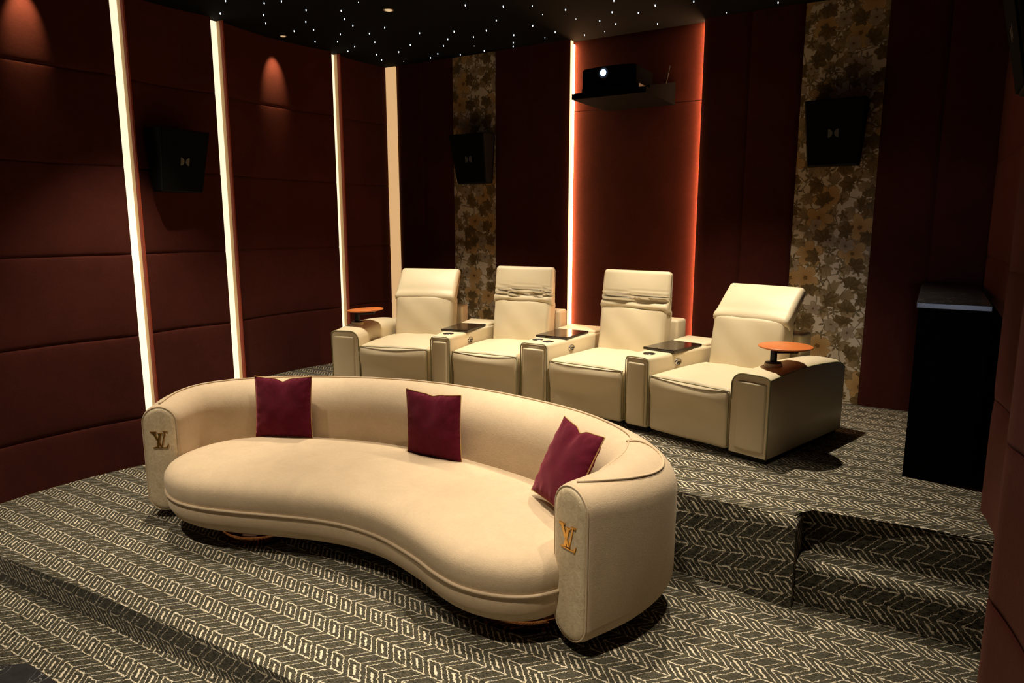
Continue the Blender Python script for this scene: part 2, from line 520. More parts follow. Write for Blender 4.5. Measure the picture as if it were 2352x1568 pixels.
def crom(P, n, closed=False):
    """Catmull-Rom through tuples of any length"""
    out = []; N = len(P)
    segs = N if closed else N - 1
    for i in range(segs):
        if closed: a, b, c, d = P[i - 1], P[i], P[(i + 1) % N], P[(i + 2) % N]
        else: a, b, c, d = P[max(i - 1, 0)], P[i], P[i + 1], P[min(i + 2, N - 1)]
        for k in range(n):
            t = k / n
            out.append(tuple(0.5 * (2 * b[q] + (c[q] - a[q]) * t + (2 * a[q] - 5 * b[q] + 4 * c[q] - d[q]) * t * t + (3 * b[q] - a[q] - 3 * c[q] + d[q]) * t ** 3) for q in range(len(b))))
    if not closed: out.append(tuple(P[-1]))
    return out

def tag(o, label=None, cat=None, group=None, kind=None):
    if label: o['label'] = label
    if cat: o['category'] = cat
    if group: o['group'] = group
    if kind: o['kind'] = kind
    return o

def empty(name, loc, rz=0.0, label=None, cat=None, group=None):
    o = bpy.data.objects.new(name, None)
    o.location = loc; o.rotation_euler = (0, 0, rz); o.empty_display_size = 0.1
    COL.objects.link(o)
    return tag(o, label, cat, group)

def struct(o):
    o['kind'] = 'structure'
    return o

# ================================================================== ROOM SHELL
# --- stepped carpeted floor
fl = MB()
fl.add(*box(-5.45, 1.6, -3.0, 2.0, P0 - 0.12, P0), smooth=False)
edge1 = [(0.6, 1.735), (-0.6, 1.735), (-1.6, 1.732), (-2.3, 1.73), (-2.6, 1.726), (-3.0, 1.705), (-3.67, 1.672), (-4.4, 1.622), (-5.45, 1.56)]
fl.add(*prism(edge1[::-1] + [(0.6, 6.2), (-5.45, 6.2)], P0 - 0.12, 0.0, 0.045, 5), smooth=False)
P2EDGE = crom([(-5.45, 3.44), (-4.45, 3.46), (-3.95, 3.66), (-3.3, 3.86), (-2.5, 3.92), (-1.95, 3.84), (-1.45, 3.62), (-1.15, 3.46), (-0.8, 3.425)], 5)
P2EDGE = [p[:2] for p in P2EDGE] + [(-0.455, 3.37), (-0.455, 3.60), (0.6, 3.60), (0.6, 6.2), (-5.45, 6.2)]
fl.add(*prism(P2EDGE, -0.1, P2, 0.05, 5), smooth=False)
fl.add(*prism([(-0.47, 3.435), (0.6, 3.435), (0.6, 3.75), (-0.47, 3.75)], -0.1, P2 / 2, 0.045, 5), smooth=False)
struct(fl.build('floor', M['carpet']))

# --- ceiling
struct(MB().add(*box(-5.45, 1.6, -3.0, 6.2, ZC, ZC + 0.1), smooth=False).build('ceiling', M['ceiling']))

# --- padded bay panels of the side walls: concave scallops with horizontal stitched seams
SEAMS = [0.374, 1.018, 1.638, 2.28, 2.925]
def seamdip(z, seams=SEAMS):
    d = 1.0
    for s_ in seams:
        d = min(d, abs(z - s_))
    return -0.010 * math.exp(-(d / 0.006) ** 2) - 0.010 * math.exp(-d / 0.035)
def zsamples(z0, z1, seams=SEAMS):
    zs = {z0, z1}
    for s_ in seams:
        for k in (-.10, -.06, -.03, -.015, -.007, -.003, 0, .003, .007, .015, .03, .06, .10):
            if z0 < s_ + k < z1: zs.add(round(s_ + k, 5))
    q = z0
    while q < z1: zs.add(round(q, 5)); q += 0.12
    return sorted(zs)
def bay(parent, y0, y1, x_at, side, z0=P0, name='padded_panel'):
    """side=+1: surface faces +x (left wall)"""
    zs = zsamples(z0, ZC)
    ys = [y0 + (y1 - y0) * i / 28 for i in range(29)]
    vs = []; fs = []
    for y in ys:
        t = (y - y0) / (y1 - y0)
        er = 0.012 * (math.exp(-t * 60) + math.exp(-(1 - t) * 60))
        for z in zs:
            sd_ = seamdip(z) * min(1.0, 0.2 + 14 * min(t, 1 - t))
            vs.append((x_at(t) + side * (sd_ - er), y, z))
    n = len(zs)
    for i in range(len(ys) - 1):
        for j in range(n - 1):
            fs.append((i * n + j, (i + 1) * n + j, (i + 1) * n + j + 1, i * n + j + 1))
    # side returns
    xb = (XL - 0.24) if side > 0 else (XR + 0.24)
    mb = MB().add(vs, fs)
    for t, y, i in ((0, y0, 0), (1, y1, len(ys) - 1)):
        a = [vs[i * n + j] for j in range(n)]
        b = [(xb, y, z) for z in zs]
        mb.add(a + b, [(j, j + 1, n + j + 1, n + j) for j in range(n - 1)], smooth=False)
    return mb.build(name, M['red_velvet'], parent)
def scal(xs, xe, sag):
    return lambda t: xs + (xe - xs) * t - sag * 4 * t * (1 - t)
wl = struct(MB().add(*box(XL - 0.34, XL - 0.24, -3.0, 6.2, P0, ZC), smooth=False).build('wall_left', M['seam']))
BAYS_L = [(-2.6, -1.45), (-1.33, 0.30), (0.42, 1.58), (1.68, 2.985), (3.093, 3.80), (3.913, 5.125), (5.238, 5.90)]
for (a, b) in BAYS_L:
    sg = 0.085 if b - a > 1 else (0.05 if b - a > 0.7 else 0.04)
    bay(wl, a, b, scal(XL - 0.045, XL, sg), 1)
wr = struct(MB().add(*box(XR + 0.24, XR + 0.34, 1.9, 6.2, P0, ZC), smooth=False).build('wall_right', M['seam']))
mir = lambda xs, xe, sag: (lambda t: xs + (xe - xs) * t + sag * 4 * t * (1 - t))
bay(wr, 2.0, 3.19, mir(XR + 0.04, XR - 0.012, 0.085), -1)
bay(wr, 3.26, 4.00, mir(XR + 0.03, XR - 0.005, 0.03), -1)
bay(wr, 4.07, 5.90, mir(XR + 0.03, XR, 0.03), -1)
struct(MB().add(*box(XR + 0.34, 1.6, 1.9, 2.0, P0, ZC), smooth=False).add(*box(1.5, 1.6, -3.0, 1.9, P0, ZC), smooth=False).build('wall_entrance', M['red_velvet']))
struct(MB().add(*box(-5.45, 1.6, -3.0, -2.9, P0, ZC), smooth=False).build('wall_front', M['seam']))

# --- back wall: vertical padded panels, floral strips, lit recess
wb = struct(MB().add(*box(-5.45, 0.65, YB + 0.14, YB + 0.24, 0, ZC), smooth=False).build('wall_back', M['seam']))
def vpanel(x0, x1, z0=P2, dep=0.0, bul=0.012):
    def f(u, v):
        x = x0 + (x1 - x0) * u
        e = math.exp(-u * (x1 - x0) / 0.012) + math.exp(-(1 - u) * (x1 - x0) / 0.012)
        y = YB + dep - bul * (1 - (2 * u - 1) ** 4) + 0.010 * e
        return (x, y, z0 + (ZC - z0) * v)
    mb = MB().add(*grid(26, 3, f))
    for x in (x0, x1):
        mb.add([(x, YB + dep + 0.010, z0), (x, YB + 0.14, z0), (x, YB + 0.14, ZC), (x, YB + dep + 0.010, ZC)], [(0, 1, 2, 3)], smooth=False)
    return mb.build('padded_panel', M['red_velvet'], wb)
for (a, b) in ((-5.04, -4.70), (-4.70, -4.31), (-3.80, -3.415), (-3.415, -2.99), (-1.765, -1.385), (-1.385, -0.99), (-0.42, -0.03), (-0.03, 0.55)):
    vpanel(a, b)
for (a, b) in ((-4.31, -3.80), (-0.99, -0.42)):
    MB().add(*box(a, b, YB + 0.006, YB + 0.02, P2, ZC), smooth=False).build('floral_wallpaper', M['floral'], wb)
# recess back, velvet, upper and lower piece
for (z0, z1) in ((P2, 2.895), (2.90, ZC)):
    def f(u, v, z0=z0, z1=z1):
        return (-2.99 + 1.225 * u, YB + 0.09 + 0.003 * (math.exp(-v * 60) + math.exp(-(1 - v) * 60)), z0 + (z1 - z0) * v)
    MB().add(*grid(20, 20, f)).build('recess_panel', M['red_velvet'], wb)

# ================================================================== LED STRIPS
def strip_y(ya, yb, label):
    t = empty('led_strip_light', (XL - 0.1, ya, 0), 0, label, 'strip light', 'vertical light strips in the side wall')
    z0 = P2 if ya > 3.4 else 0.0
    w_ = yb - ya
    MB().add(*box(0.0, 0.027, -0.01, w_, z0, ZC - 0.004), smooth=False).build('diffuser', M['led'], t)
    MB().add(*box(0.0, 0.068, w_, w_ + 0.004, z0, ZC - 0.002), smooth=False).build('channel', M['channel'], t)
    MB().add(*box(0.068, 0.101, w_, w_ + 0.012, z0, ZC - 0.002), smooth=False).build('trim_edge', M['trim_red'], t)
    return t
strip_y(2.985, 3.075, 'bright vertical light strip in the left wall rising behind the sofa\'s left arm')
strip_y(3.80, 3.90, 'bright vertical light strip in the left wall just right of the wall speaker')
strip_y(5.125, 5.215, 'narrow vertical light strip in the left wall above the far recliner\'s round side table')
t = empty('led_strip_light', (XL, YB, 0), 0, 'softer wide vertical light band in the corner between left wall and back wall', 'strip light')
MB().add(*box(-0.12, 0.112, -0.02, 0.0, P2, ZC - 0.003), smooth=False).build('diffuser', M['corner_glow'], t)  # lit beige face, emits the glow it would reflect
t = empty('led_strip_light', (-2.99, YB, 0), 0, 'glowing light strip along the left edge of the red recess behind the projector', 'strip light', None)
MB().add(*box(0.0, 0.006, 0.014, 0.058, P2, ZC - 0.003), smooth=False).build('diffuser', M['led_cream'], t)
MB().add(*box(0.0, 0.008, 0.058, 0.088, P2, ZC - 0.03), smooth=False).build('light_source', M['led_hot'], t)
t = empty('led_strip_light', (-1.765, YB, 0), 0, 'glowing light strip along the right edge of the red recess behind the projector', 'strip light', None)
MB().add(*box(-0.006, 0.0, 0.054, 0.088, P2, ZC - 0.003), smooth=False).build('diffuser', M['led_edge'], t)

# ================================================================== CEILING STARS AND DOWNLIGHTS
cF = Vector((-sin(YAW) * cos(PITCH), cos(YAW) * cos(PITCH), -sin(PITCH)))
cR = Vector((cos(YAW), sin(YAW), 0)); cU = cR.cross(cF)
STARS = [(-4.4, 3.6)]
def star_xy(u, v):          # measured star spots of the photo turned into ceiling positions
    d = cF + cR * ((u - 1176) / FPX) + cU * ((784 - v) / FPX)
    k = (ZC - CAMH) / d.z
    return d.x * k, d.y * k
A_ = [(222, 3), (745, 35), (978, 8), (152, 175), (734, 195), (767, 308), (1311, 130), (1307, 286), (1150, 413), (1412, 396), (1433, 556), (1785, 137), (1827, 250), (1942, 338), (1773, 457), (1737, 556), (1968, 622), (1876, 686), (2017, 28), (2167, 445), (2239, 562), (2263, 730), (2331, 803)]
B_ = [(1228, 62), (1740, 80), (2133, 77), (2269, 192), (139, 364), (609, 440), (485, 602), (328, 695), (1076, 418), (990, 521), (933, 613), (855, 720), (757, 773), (1337, 492), (1511, 406), (1646, 267), (1347, 618), (1491, 683), (1216, 751), (1882, 466), (1876, 566), (1948, 650), (2137, 342), (2302, 505), (396, 825)]
C_ = [(347, 125), (487, 252), (207, 427), (603, 466), (807, 276), (976, 157), (1027, 316), (875, 422), (1000, 2), (1330, 165), (1558, 63), (1597, 320), (2079, 12)]
D_ = [(564, 252), (1470, 36)]
px = [(480 + a / 5.88, b / 5.88) for a, b in A_] + [(860 + a / 5.88, b / 5.88) for a, b in B_] + [(1240 + a / 5.88, b / 5.88) for a, b in C_] + [(1600 + a / 7.84, b / 7.84) for a, b in D_]
DIM = {(2017, 28), (2269, 192), (1347, 618), (2302, 505), (396, 825), (487, 252), (875, 422), (564, 252), (2133, 77)}
dims = [q in DIM for q in A_ + B_ + C_ + D_]
sv, sf = lathe([(0.0010, -0.012), (0.0030, -0.010), (0.0036, -0.006), (0.0036, 0.0)], 10)
star0 = None; star1 = None
for (u, v), dm in zip(px, dims):
    x, y = star_xy(u, v)
    y = min(y, YB - 0.08); x = max(x, XL + 0.06)
    if dm:
        if star1 is None:
            star1 = MB().add([(a * 0.55, b * 0.55, c * 0.5) for a, b, c in sv], sf).build('star_light', M['star']); o = star1
        else: o = star1.copy(); COL.objects.link(o)
        tag(o, 'fainter, smaller white fibre optic star point in the black ceiling', 'star light', 'faint ceiling stars')
    else:
        if star0 is None:
            star0 = MB().add(sv, sf).build('star_light', M['star']); o = star0
        else: o = star0.copy(); COL.objects.link(o)
        tag(o, 'tiny bright white fibre optic star point in the black ceiling', 'star light', 'bright ceiling stars')
    o.location = (x, y, ZC)

def downlight(x, y, r, label, group=None):
    t = empty('ceiling_downlight', (x, y, ZC), 0, label, 'downlight', group)
    MB().add(*lathe([(r * 0.72, -0.002), (r, -0.006), (r * 1.02, -0.003), (r * 1.02, 0.0)], 28)).build('trim_ring', M['ring'], t)
    MB().add(*lathe([(0.002, -0.0085), (r * 0.55, -0.0085), (r * 0.72, -0.0065), (r * 0.74, -0.0045)], 24)).build('lens', M['lamp_glow'], t)
    return t
downlight(-3.807, 4.403, 0.040, 'round tan recessed downlight in the starry ceiling above the far recliner')
downlight(-5.11, 4.49, 0.030, 'small recessed downlight close to the left wall casting the narrow orange cone of light')

# ================================================================== RECLINER ROW
def add_piping(parent, pts, r=0.004, mat='leather_seam', name='piping', closed=False):
    return MB().add(*tube(pts, r, closed, 6)).build(name, M[mat], parent)

def make_recliner(x0, y0, ang, wdt, head, label, arm=None, wr=0.0):
    t = empty('recliner_chair', (x0, y0, P2), ang, label, 'recliner', 'cream leather recliners in the curved row')
    hw = wdt / 2
    L = M['leather']
    ph = random.random() * 6
    # footrest: bulging front pad
    def ff(x, y, z):
        # z about centre (-.185..+.185)
        q = z / 0.185
        u = x / (hw - 0.004)
        k = max(0, 1 - u * u)
        if y < 0.02:
            y -= 0.034 * math.exp(-((q - 0.62) / 0.33) ** 2) * (0.35 + 0.65 * k)
            y += 0.016 * math.exp(-((q + 0.15) / 0.3) ** 2) * k
            y += 0.005 * sin(u * 5 + ph) * math.exp(-((q - 0.25) / 0.3) ** 2) + 0.003 * sin(q * 7 + u * 3 + ph) * k
        return (x * (1 + 0.012 * q), y, z)
    MB().add(*rbox(wdt - 0.012, 0.14, 0.375, 0.028, 14, 3, ff, (0, 0.062, 0.222))).build('footrest', L, t)
    # seat cushion
    def fs_(x, y, z):
        u = x / hw; v = (y + 0.31) / 0.62
        if z > -0.02:
            z += 0.034 * (1 - u * u) * max(0, sin(pi * min(1, v * 0.8 + 0.08))) + 0.003 * sin(9 * u + 4 * v + ph)
        return (x, y, z)
    MB().add(*rbox(wdt - 0.008, 0.66, 0.14, 0.032, 12, 3, fs_, (0, 0.325, 0.345))).build('seat_cushion', L, t)
    pts = [(-hw + 0.006 + (wdt - 0.012) * i / 12, -0.006 - 0.018 * (1 - (2 * i / 12 - 1) ** 2), 0.403 + 0.006 * (1 - (2 * i / 12 - 1) ** 2)) for i in range(13)]
    add_piping(t, pts, 0.0035)
    for s_ in (-1, 1):
        add_piping(t, [(s_ * (hw - 0.008), -0.004 - 0.008 * sin(pi * k / 6), 0.06 + 0.34 * k / 6) for k in range(7)], 0.0028)
    # lower backrest
    lean = radians(9)
    def fb(x, y, z):
        u = x / (hw * 0.93); q = z / 0.21
        if y < 0: y -= 0.035 * (1 - u * u) * (1 - 0.5 * q * q) + 0.003 * sin(6 * u + 5 * q + ph)
        x *= 1.0 + 0.01 * q
        y2 = y * cos(lean) + z * sin(lean); z2 = z * cos(lean) - y * sin(lean)
        return (x, y2, z2)
    MB().add(*rbox(wdt * 0.90, 0.15, 0.44, 0.035, 12, 3, fb, (0, 0.735, 0.545))).build('backrest', L, t)
    for s_ in (-1, 1):
        add_piping(t, [(s_ * (hw * 0.90 - 0.004), 0.675 + (z - 0.36) * 0.158, z) for z in (0.38, 0.45, 0.52, 0.6, 0.68, 0.74)], 0.0042, 'leather')
    # headrest
    tilt = radians({'up': 8, 'mid': 36, 'far': 44}[head])
    Lh = 0.335
    def fh(x, y, z):
        u = x / (hw * 0.93); q = (z + Lh / 2) / Lh      # 0 bottom .. 1 top
        k = 1 - u * u
        if y < 0:
            y -= 0.028 * k * sin(pi * min(1, max(0, q)))
            if wr > 0:
                w1 = math.exp(-((q - 0.33) / 0.12) ** 2); w2 = math.exp(-((q - 0.16) / 0.06) ** 2)
                y += wr * 0.017 * w1 * sin((q - 0.05 * u * u + 0.03 * sin(3 * u + ph)) * 62 + ph)
                y -= wr * 0.012 * w2
                y += wr * 0.010 * math.exp(-((q - 0.24 - 0.05 * u * u) / 0.02) ** 2)
            else:
                y -= 0.008 * math.exp(-((q - 0.12) / 0.10) ** 2)
                y += 0.0035 * math.exp(-((q - 0.25) / 0.05) ** 2) * abs(u) ** 2
        else:
            y -= 0.03 * q
        x *= 1.0 + 0.012 * (0.5 - q) + 0.012 * math.exp(-(q / 0.06) ** 2)
        y2 = y * cos(tilt) + (z + Lh / 2) * sin(tilt); z2 = (z + Lh / 2) * cos(tilt) - y * sin(tilt)
        return (x, y2, z2)
    y_h = 0.745 if head == 'up' else 0.715
    MB().add(*rbox(wdt * 0.93, 0.105, Lh, 0.03, 18, 3, fh, (0, y_h, 0.712))).build('headrest', L, t)
    # seam round the rim of the headrest
    rim = []
    Lr = Lh - 0.01; xr = hw * 0.93 - 0.004
    for (a, q) in [(-1, 0.02), (-1, 0.3), (-1, 0.6), (-1, 0.97), (-0.5, 1.0), (0, 1.0), (0.5, 1.0), (1, 0.97), (1, 0.6), (1, 0.3), (1, 0.02)]:
        yy = -0.022; zz = q * Lr
        rim.append((a * xr, y_h + yy * cos(tilt) + zz * sin(tilt), 0.712 + zz * cos(tilt) - yy * sin(tilt)))
    add_piping(t, rim, 0.0042, 'leather')
    # headrest hinge bracket
    for s_ in (-1, 1):
        MB().add(*box(s_ * hw * 0.78 - 0.012, s_ * hw * 0.78 + 0.012, 0.79, 0.87, 0.64, 0.80, 0.004), smooth=False).build('headrest_bracket', M['black_metal'], t)
    # rear shell and body
    MB().add(*rbox(wdt * 1.0, 0.17, 0.62, 0.022, 4, 3, None, (0, 0.94, 0.355))).build('rear_shell', L, t)
    MB().add(*box(-hw * 0.97, hw * 0.97, 0.12, 0.88, 0.03, 0.30), smooth=False).build('body', L, t)
    MB().add(*box(-hw * 0.97, hw * 0.97, 0.10, 0.98, 0.0, 0.034), smooth=False).build('plinth', M['black'], t)
    # end armrest
    if arm:
        s_ = -1 if arm == 'L' else 1
        wa = 0.245
        def sect(y, full=True):
            k = max(0.0, min(1.0, y / 1.0))
            top = 0.528 + 0.022 * sin(pi * min(1, k * 1.15)) - 0.05 * max(0, (k - 0.86) / 0.14) ** 2 * 1.0
            cr = 0.020 * sin(pi * min(1, max(0, (k - 0.05) / 0.9)))
            pts = [(0.0, 0.035)]
            rr = 0.075
            pts += [(0.0, 0.20), (0.0, 0.36)]
            for i in range(7):
                a = pi / 2 * i / 6
                pts.append((rr - rr * cos(a), top - rr + rr * sin(a)))
            pts += [(0.12, top + cr * 0.6), (0.17, top + cr * 0.55), (0.215, top - 0.002 + cr * 0.2), (wa - 0.008, top - 0.012), (wa, top - 0.022), (wa, 0.36), (wa, 0.20), (wa, 0.035)]
            return [(s_ * (hw + p[0] + 0.003), y, p[1]) for p in pts]
        ys = [0.0, 0.012, 0.05, 0.12, 0.2, 0.3, 0.42, 0.54, 0.66, 0.78, 0.86, 0.92, 0.96, 0.99, 1.0]
        rows = [sect(y) for y in ys]
        n = len(rows[0]); vs = [p for r_ in rows for p in r_]
        fs = [(i * n + j, i * n + j + 1, (i + 1) * n + j + 1, (i + 1) * n + j) for i in range(len(ys) - 1) for j in range(n - 1)]
        fs += [(i * n + n - 1, i * n, (i + 1) * n, (i + 1) * n + n - 1) for i in range(len(ys) - 1)]
        fs += [tuple(range(n)), tuple(range((len(ys) - 1) * n, len(ys) * n))[::-1]]
        a_ = MB().add(vs, fs).build('armrest', L, t)
        for p_ in a_.data.polygons:
            if len(p_.vertices) > 4: p_.use_smooth = False
        # stitched outline on the front and along the outer top edge
        fr_ = [(p[0] , -0.002, p[2]) for p in rows[0][2:]]
        add_piping(t, fr_, 0.0042)
        add_piping(t, [(s_ * (hw + wa + 0.002), y, r_[-4][2] + 0.004) for y, r_ in zip(ys, rows)], 0.004)
        # shallow padded panel on the front of the arm
        MB().add(*rbox(wa - 0.055, 0.03, 0.42, 0.014, 6, 3, lambda x, y, z: (x, y - 0.006 * (1 - (x / 0.1) ** 2), z), (s_ * (hw + wa / 2 + 0.012), 0.006, 0.275))).build('arm_front_pad', L, t)
        MB().add(*box(min(s_ * (hw + 0.01), s_ * (hw + wa - 0.015)), max(s_ * (hw + 0.01), s_ * (hw + wa - 0.015)), 0.02, 0.97, 0.0, 0.036), smooth=False).build('plinth', M['black'], t)
        # swivel table on the arm
        bx, by = s_ * (hw + 0.135), (0.235 if arm == 'R' else 0.25)
        zt = 0.553
        MB().add(*lathe([(0.001, 0), (0.050, 0), (0.052, 0.004), (0.052, 0.026), (0.048, 0.03), (0.001, 0.03)], 28, (bx, by, zt - 0.012))).build('table_base', L, t)
        MB().add(*lathe([(0.001, 0), (0.045, 0), (0.047, 0.003), (0.047, 0.006), (0.001, 0.009)], 28, (bx, by, zt + 0.018))).build('base_cap', M['black_metal'], t)
        post = MB().add(*rbox(0.034, 0.034, 0.085, 0.008, 1, 2, None, (bx, by, zt + 0.066)), smooth=True)
        dx, dy = (0.05, 0.055) if arm == 'R' else (0.055, 0.06)
        ln = hypot(dx, dy); T = Matrix.Translation((bx + dx * 0.9, by + dy * 0.9, zt + 0.086)) @ Matrix.Rotation(atan2(dy, dx), 4, 'Z')
        post.add(*rbox(ln * 2.0, 0.03, 0.018, 0.004, 1, 2), T=T)
        post.add(*rbox(0.036, 0.036, 0.03, 0.006, 1, 2, None, (bx + dx * 1.7, by + dy * 1.7, zt + 0.092)))
        post.build('table_post', M['black_metal'], t)
        TT = MB().add(*lathe([(0.001, 0.0), (0.120, 0.0), (0.150, 0.005), (0.157, 0.011), (0.157, 0.014), (0.152, 0.017), (0.001, 0.018)], 48, (0, 0, 0), 1.0, 1.04))
        o = TT.build('tabletop', M['tan_disc'], t)
        o['label'] = 'orange-brown round tabletop'
        o.location = (bx + dx * 0.9, by + dy * 0.9, zt + 0.107)
        if arm == 'L': o.rotation_euler = (0, radians(-3), 0)
    return t

make_recliner(-3.7365, 4.266, radians(16.5), 0.618, 'mid', 'leftmost cream recliner, tipped headrest, round table on its left arm', 'L')
make_recliner(-2.944, 4.422, radians(5.5), 0.590, 'up', 'cream recliner second from the left with an upright creased headrest', None, 1.6)
make_recliner(-2.0765, 4.4235, radians(-6.3), 0.630, 'up', 'cream recliner under the projector with an upright creased headrest', None, 1.6)
make_recliner(-1.272, 4.2545, radians(-17.1), 0.610, 'far', 'rightmost cream recliner, headrest tipped far back, round table on its right arm', 'R')

def make_console(x0, y0, ang, wf, aL, aR, label, cups):
    """wedge between two recliners; aL/aR are the outward angles of its two sides"""
    t = empty('recliner_console', (x0, y0, P2), ang, label, 'console', 'wedge consoles between the recliners')
    D = 0.985
    hw = wf / 2; xl = -hw - D * tan(aL); xr = hw + D * tan(aR)
    L = M['leather']
    MB().add(*prism([(-hw, 0), (hw, 0), (xr, D), (xl, D)], 0.035, 0.520, 0.022, 4, False)).build('body', L, t)
    MB().add(*prism([(-hw + 0.01, 0.03), (hw - 0.01, 0.03), (xr - 0.02, D - 0.02), (xl + 0.02, D - 0.02)], 0.0, 0.036), smooth=False).build('plinth', M['black'], t)
    MB().add(*rbox(wf - 0.045, 0.03, 0.44, 0.014, 6, 3, lambda x, y, z: (x, y - 0.006 * (1 - (x / hw) ** 2), z), (0, 0.006, 0.262))).build('front_pad', L, t)
    pz = 0.517
    pts = [(-hw + 0.002, -0.001, 0.06), (-hw + 0.002, -0.001, 0.30), (-hw + 0.002, -0.001, pz - 0.03), (-hw + 0.010, -0.001, pz - 0.009), (-hw + 0.03, -0.001, pz), (hw - 0.03, -0.001, pz), (hw - 0.010, -0.001, pz - 0.009), (hw - 0.002, -0.001, pz - 0.03), (hw - 0.002, -0.001, 0.30), (hw - 0.002, -0.001, 0.06)]
    add_piping(t, pts, 0.0042)
    # tray table
    ty0, ty1 = 0.27, 0.67
    xc = (xl * 0.47 + xr * 0.47) * 0.5 + 0.0
    tw = min(0.275, wf + 0.47 * (tan(aL) + tan(aR)) - 0.01)
    MB().add(*box(xc - tw / 2, xc + tw / 2, ty0, ty1, 0.522, 0.540, 0.004), smooth=False).build('tray_table', M['tray'], t)['label'] = 'dark glossy tray top'
    # rear pad
    MB().add(*prism([(xl * 0.72 - hw * 0.28 + 0.012, 0.70), (xr * 0.72 + hw * 0.28 - 0.012, 0.70), (xr - 0.012, D - 0.01), (xl + 0.012, D - 0.01)], 0.50, 0.540, 0.016, 3, False)).build('rear_pad', L, t)
    # cup holders
    for (cx, cy) in cups:
        mb = MB().add(*lathe([(0.0365, 0.0), (0.0395, 0.003), (0.0435, 0.003), (0.0445, -0.002)], 28, (cx, cy, 0.521)))
        mb.f = [f for f in mb.f if len(f) == 4]; mb.sm = [True] * len(mb.f)
        ring = mb.build('cup_holder_rim', M['chrome'], t, False)
        MB().add(*lathe([(0.0005, 0.0), (0.037, 0.0), (0.038, 0.0022)], 28, (cx, cy, 0.5205))).build('cup_holder', M['black'], t)
    # chrome oval switch plate on the right-hand side
    yy = 0.335; xs = hw + yy * tan(aR)
    R_ = Matrix.Translation((xs + 0.001, yy, 0.452)) @ Matrix.Rotation(-aR, 4, 'Z') @ Matrix.Rotation(pi / 2, 4, 'Y') @ Matrix.Rotation(0, 4, 'Z')
    vs, fs = lathe([(0.001, 0), (0.034, 0), (0.036, 0.003), (0.032, 0.007), (0.001, 0.0085)], 28, (0, 0, 0), 0.72, 1.12)
    sw = MB().add(vs, fs, T=R_).build('switch_plate', M['chrome'], t)
    b_ = MB()
    vs, fs = lathe([(0.001, 0), (0.021, 0), (0.021, 0.003), (0.001, 0.004)], 20, (0.006, 0, 0.0075), 0.5, 1.25)
    b_.add(vs, fs, T=R_)
    b_.build('switch_recess', M['black'], sw)
    for k in range(4):
        vs, fs = lathe([(0.001, 0), (0.0042, 0), (0.0036, 0.003), (0.001, 0.0035)], 12, (0.006, -0.0165 + 0.011 * k, 0.0115))
        MB().add(vs, fs, T=R_).build('button', M['chrome'], sw)
    return t
make_console(-3.320, 4.352, radians(11), 0.170, radians(5.0), radians(5.0), 'left console between the two leftmost recliners with a dark tray and one cup holder', [(0.0, 0.155)])
make_console(-2.522, 4.462, radians(-0.4), 0.232, radians(5.4), radians(5.4), 'wide middle console with a dark tray and two cup holders', [(-0.058, 0.165), (0.055, 0.125)])
make_console(-1.660, 4.360, radians(-11.7), 0.182, radians(4.8), radians(4.8), 'right console beside the rightmost recliner with a dark tray and one cup holder', [(0.0, 0.15)])

# ================================================================== CURVED SOFA
SO = (-2.6, 3.0)
sofa = empty('curved_sofa', (SO[0], SO[1], 0), 0, 'large kidney-shaped cream velvet sofa with rounded wraparound back, on two copper drums', 'sofa')
def L_(x, y): return (x - SO[0], y - SO[1])
BACK = [(-1.215, 2.53, .115, .775), (-1.125, 2.80, .150, .785), (-1.14, 3.05, .180, .795), (-1.38, 3.27, .205, .808), (-1.79, 3.45, .215, .815), (-2.45, 3.55, .218, .818), (-3.05, 3.51, .215, .815), (-3.65, 3.32, .205, .800), (-4.02, 3.11, .185, .788), (-4.20, 2.86, .160, .778), (-4.205, 2.66, .140, .762), (-4.08, 2.45, .115, .745)]
st = crom(BACK, 8)
NB = len(st)
def back_frame(i):
    a, b = st[max(i - 1, 0)], st[min(i + 1, NB - 1)]
    if i == 0: tx, ty = sin(radians(22)), cos(radians(22))
    elif i == NB - 1: tx, ty = sin(radians(36)) , -cos(radians(36))
    else: tx, ty = b[0] - a[0], b[1] - a[1]
    l = hypot(tx, ty); tx /= l; ty /= l
    return Vector((ty, -tx, 0))       # outward normal when walking right end -> left end
def back_ring(i, sc=1.0, zc_sc=1.0):
    x, y, hw, zt = st[i]
    n = back_frame(i)
    zb = 0.05; H = (zt - zb) / 2; zc = (zt + zb) / 2
    r = []
    K = 40
    mid = sin(pi * i / (NB - 1))
    for k in range(K):
        a = 2 * pi * k / K
        # stadium-like section: half circles top and bottom, straight sides
        ca, sa = cos(a), sin(a)
        rr = hw
        sgz = 1 if sa >= 0 else -1
        # parametrise: use superellipse for softness
        ex = 2.0 / (2.15)
        px_ = (abs(ca) ** 0.62) * (1 if ca >= 0 else -1) * hw
        pz_ = 0
        if abs(sa) > 1e-9: pz_ = sgz * (abs(sa) ** 0.92) * H
        # circle ends
        q = max(0.0, abs(pz_) - (H - rr))
        if q > 0:
            lim = sqrt(max(0.0, rr * rr - q * q))
            px_ = max(-lim, min(lim, px_))
        # inner side leans: thicker low down
        if px_ < 0: px_ -= 0.035 * mid * max(0, -pz_ / H + 0.35)
        else: px_ += 0.018 * mid * (1 - (pz_ / H) ** 2)
        px_ *= sc
        r.append(Vector((x, y, 0)) + n * px_ + Vector((0, 0, zc + pz_ * (1 - (1 - sc) * hw / H))))
    return r
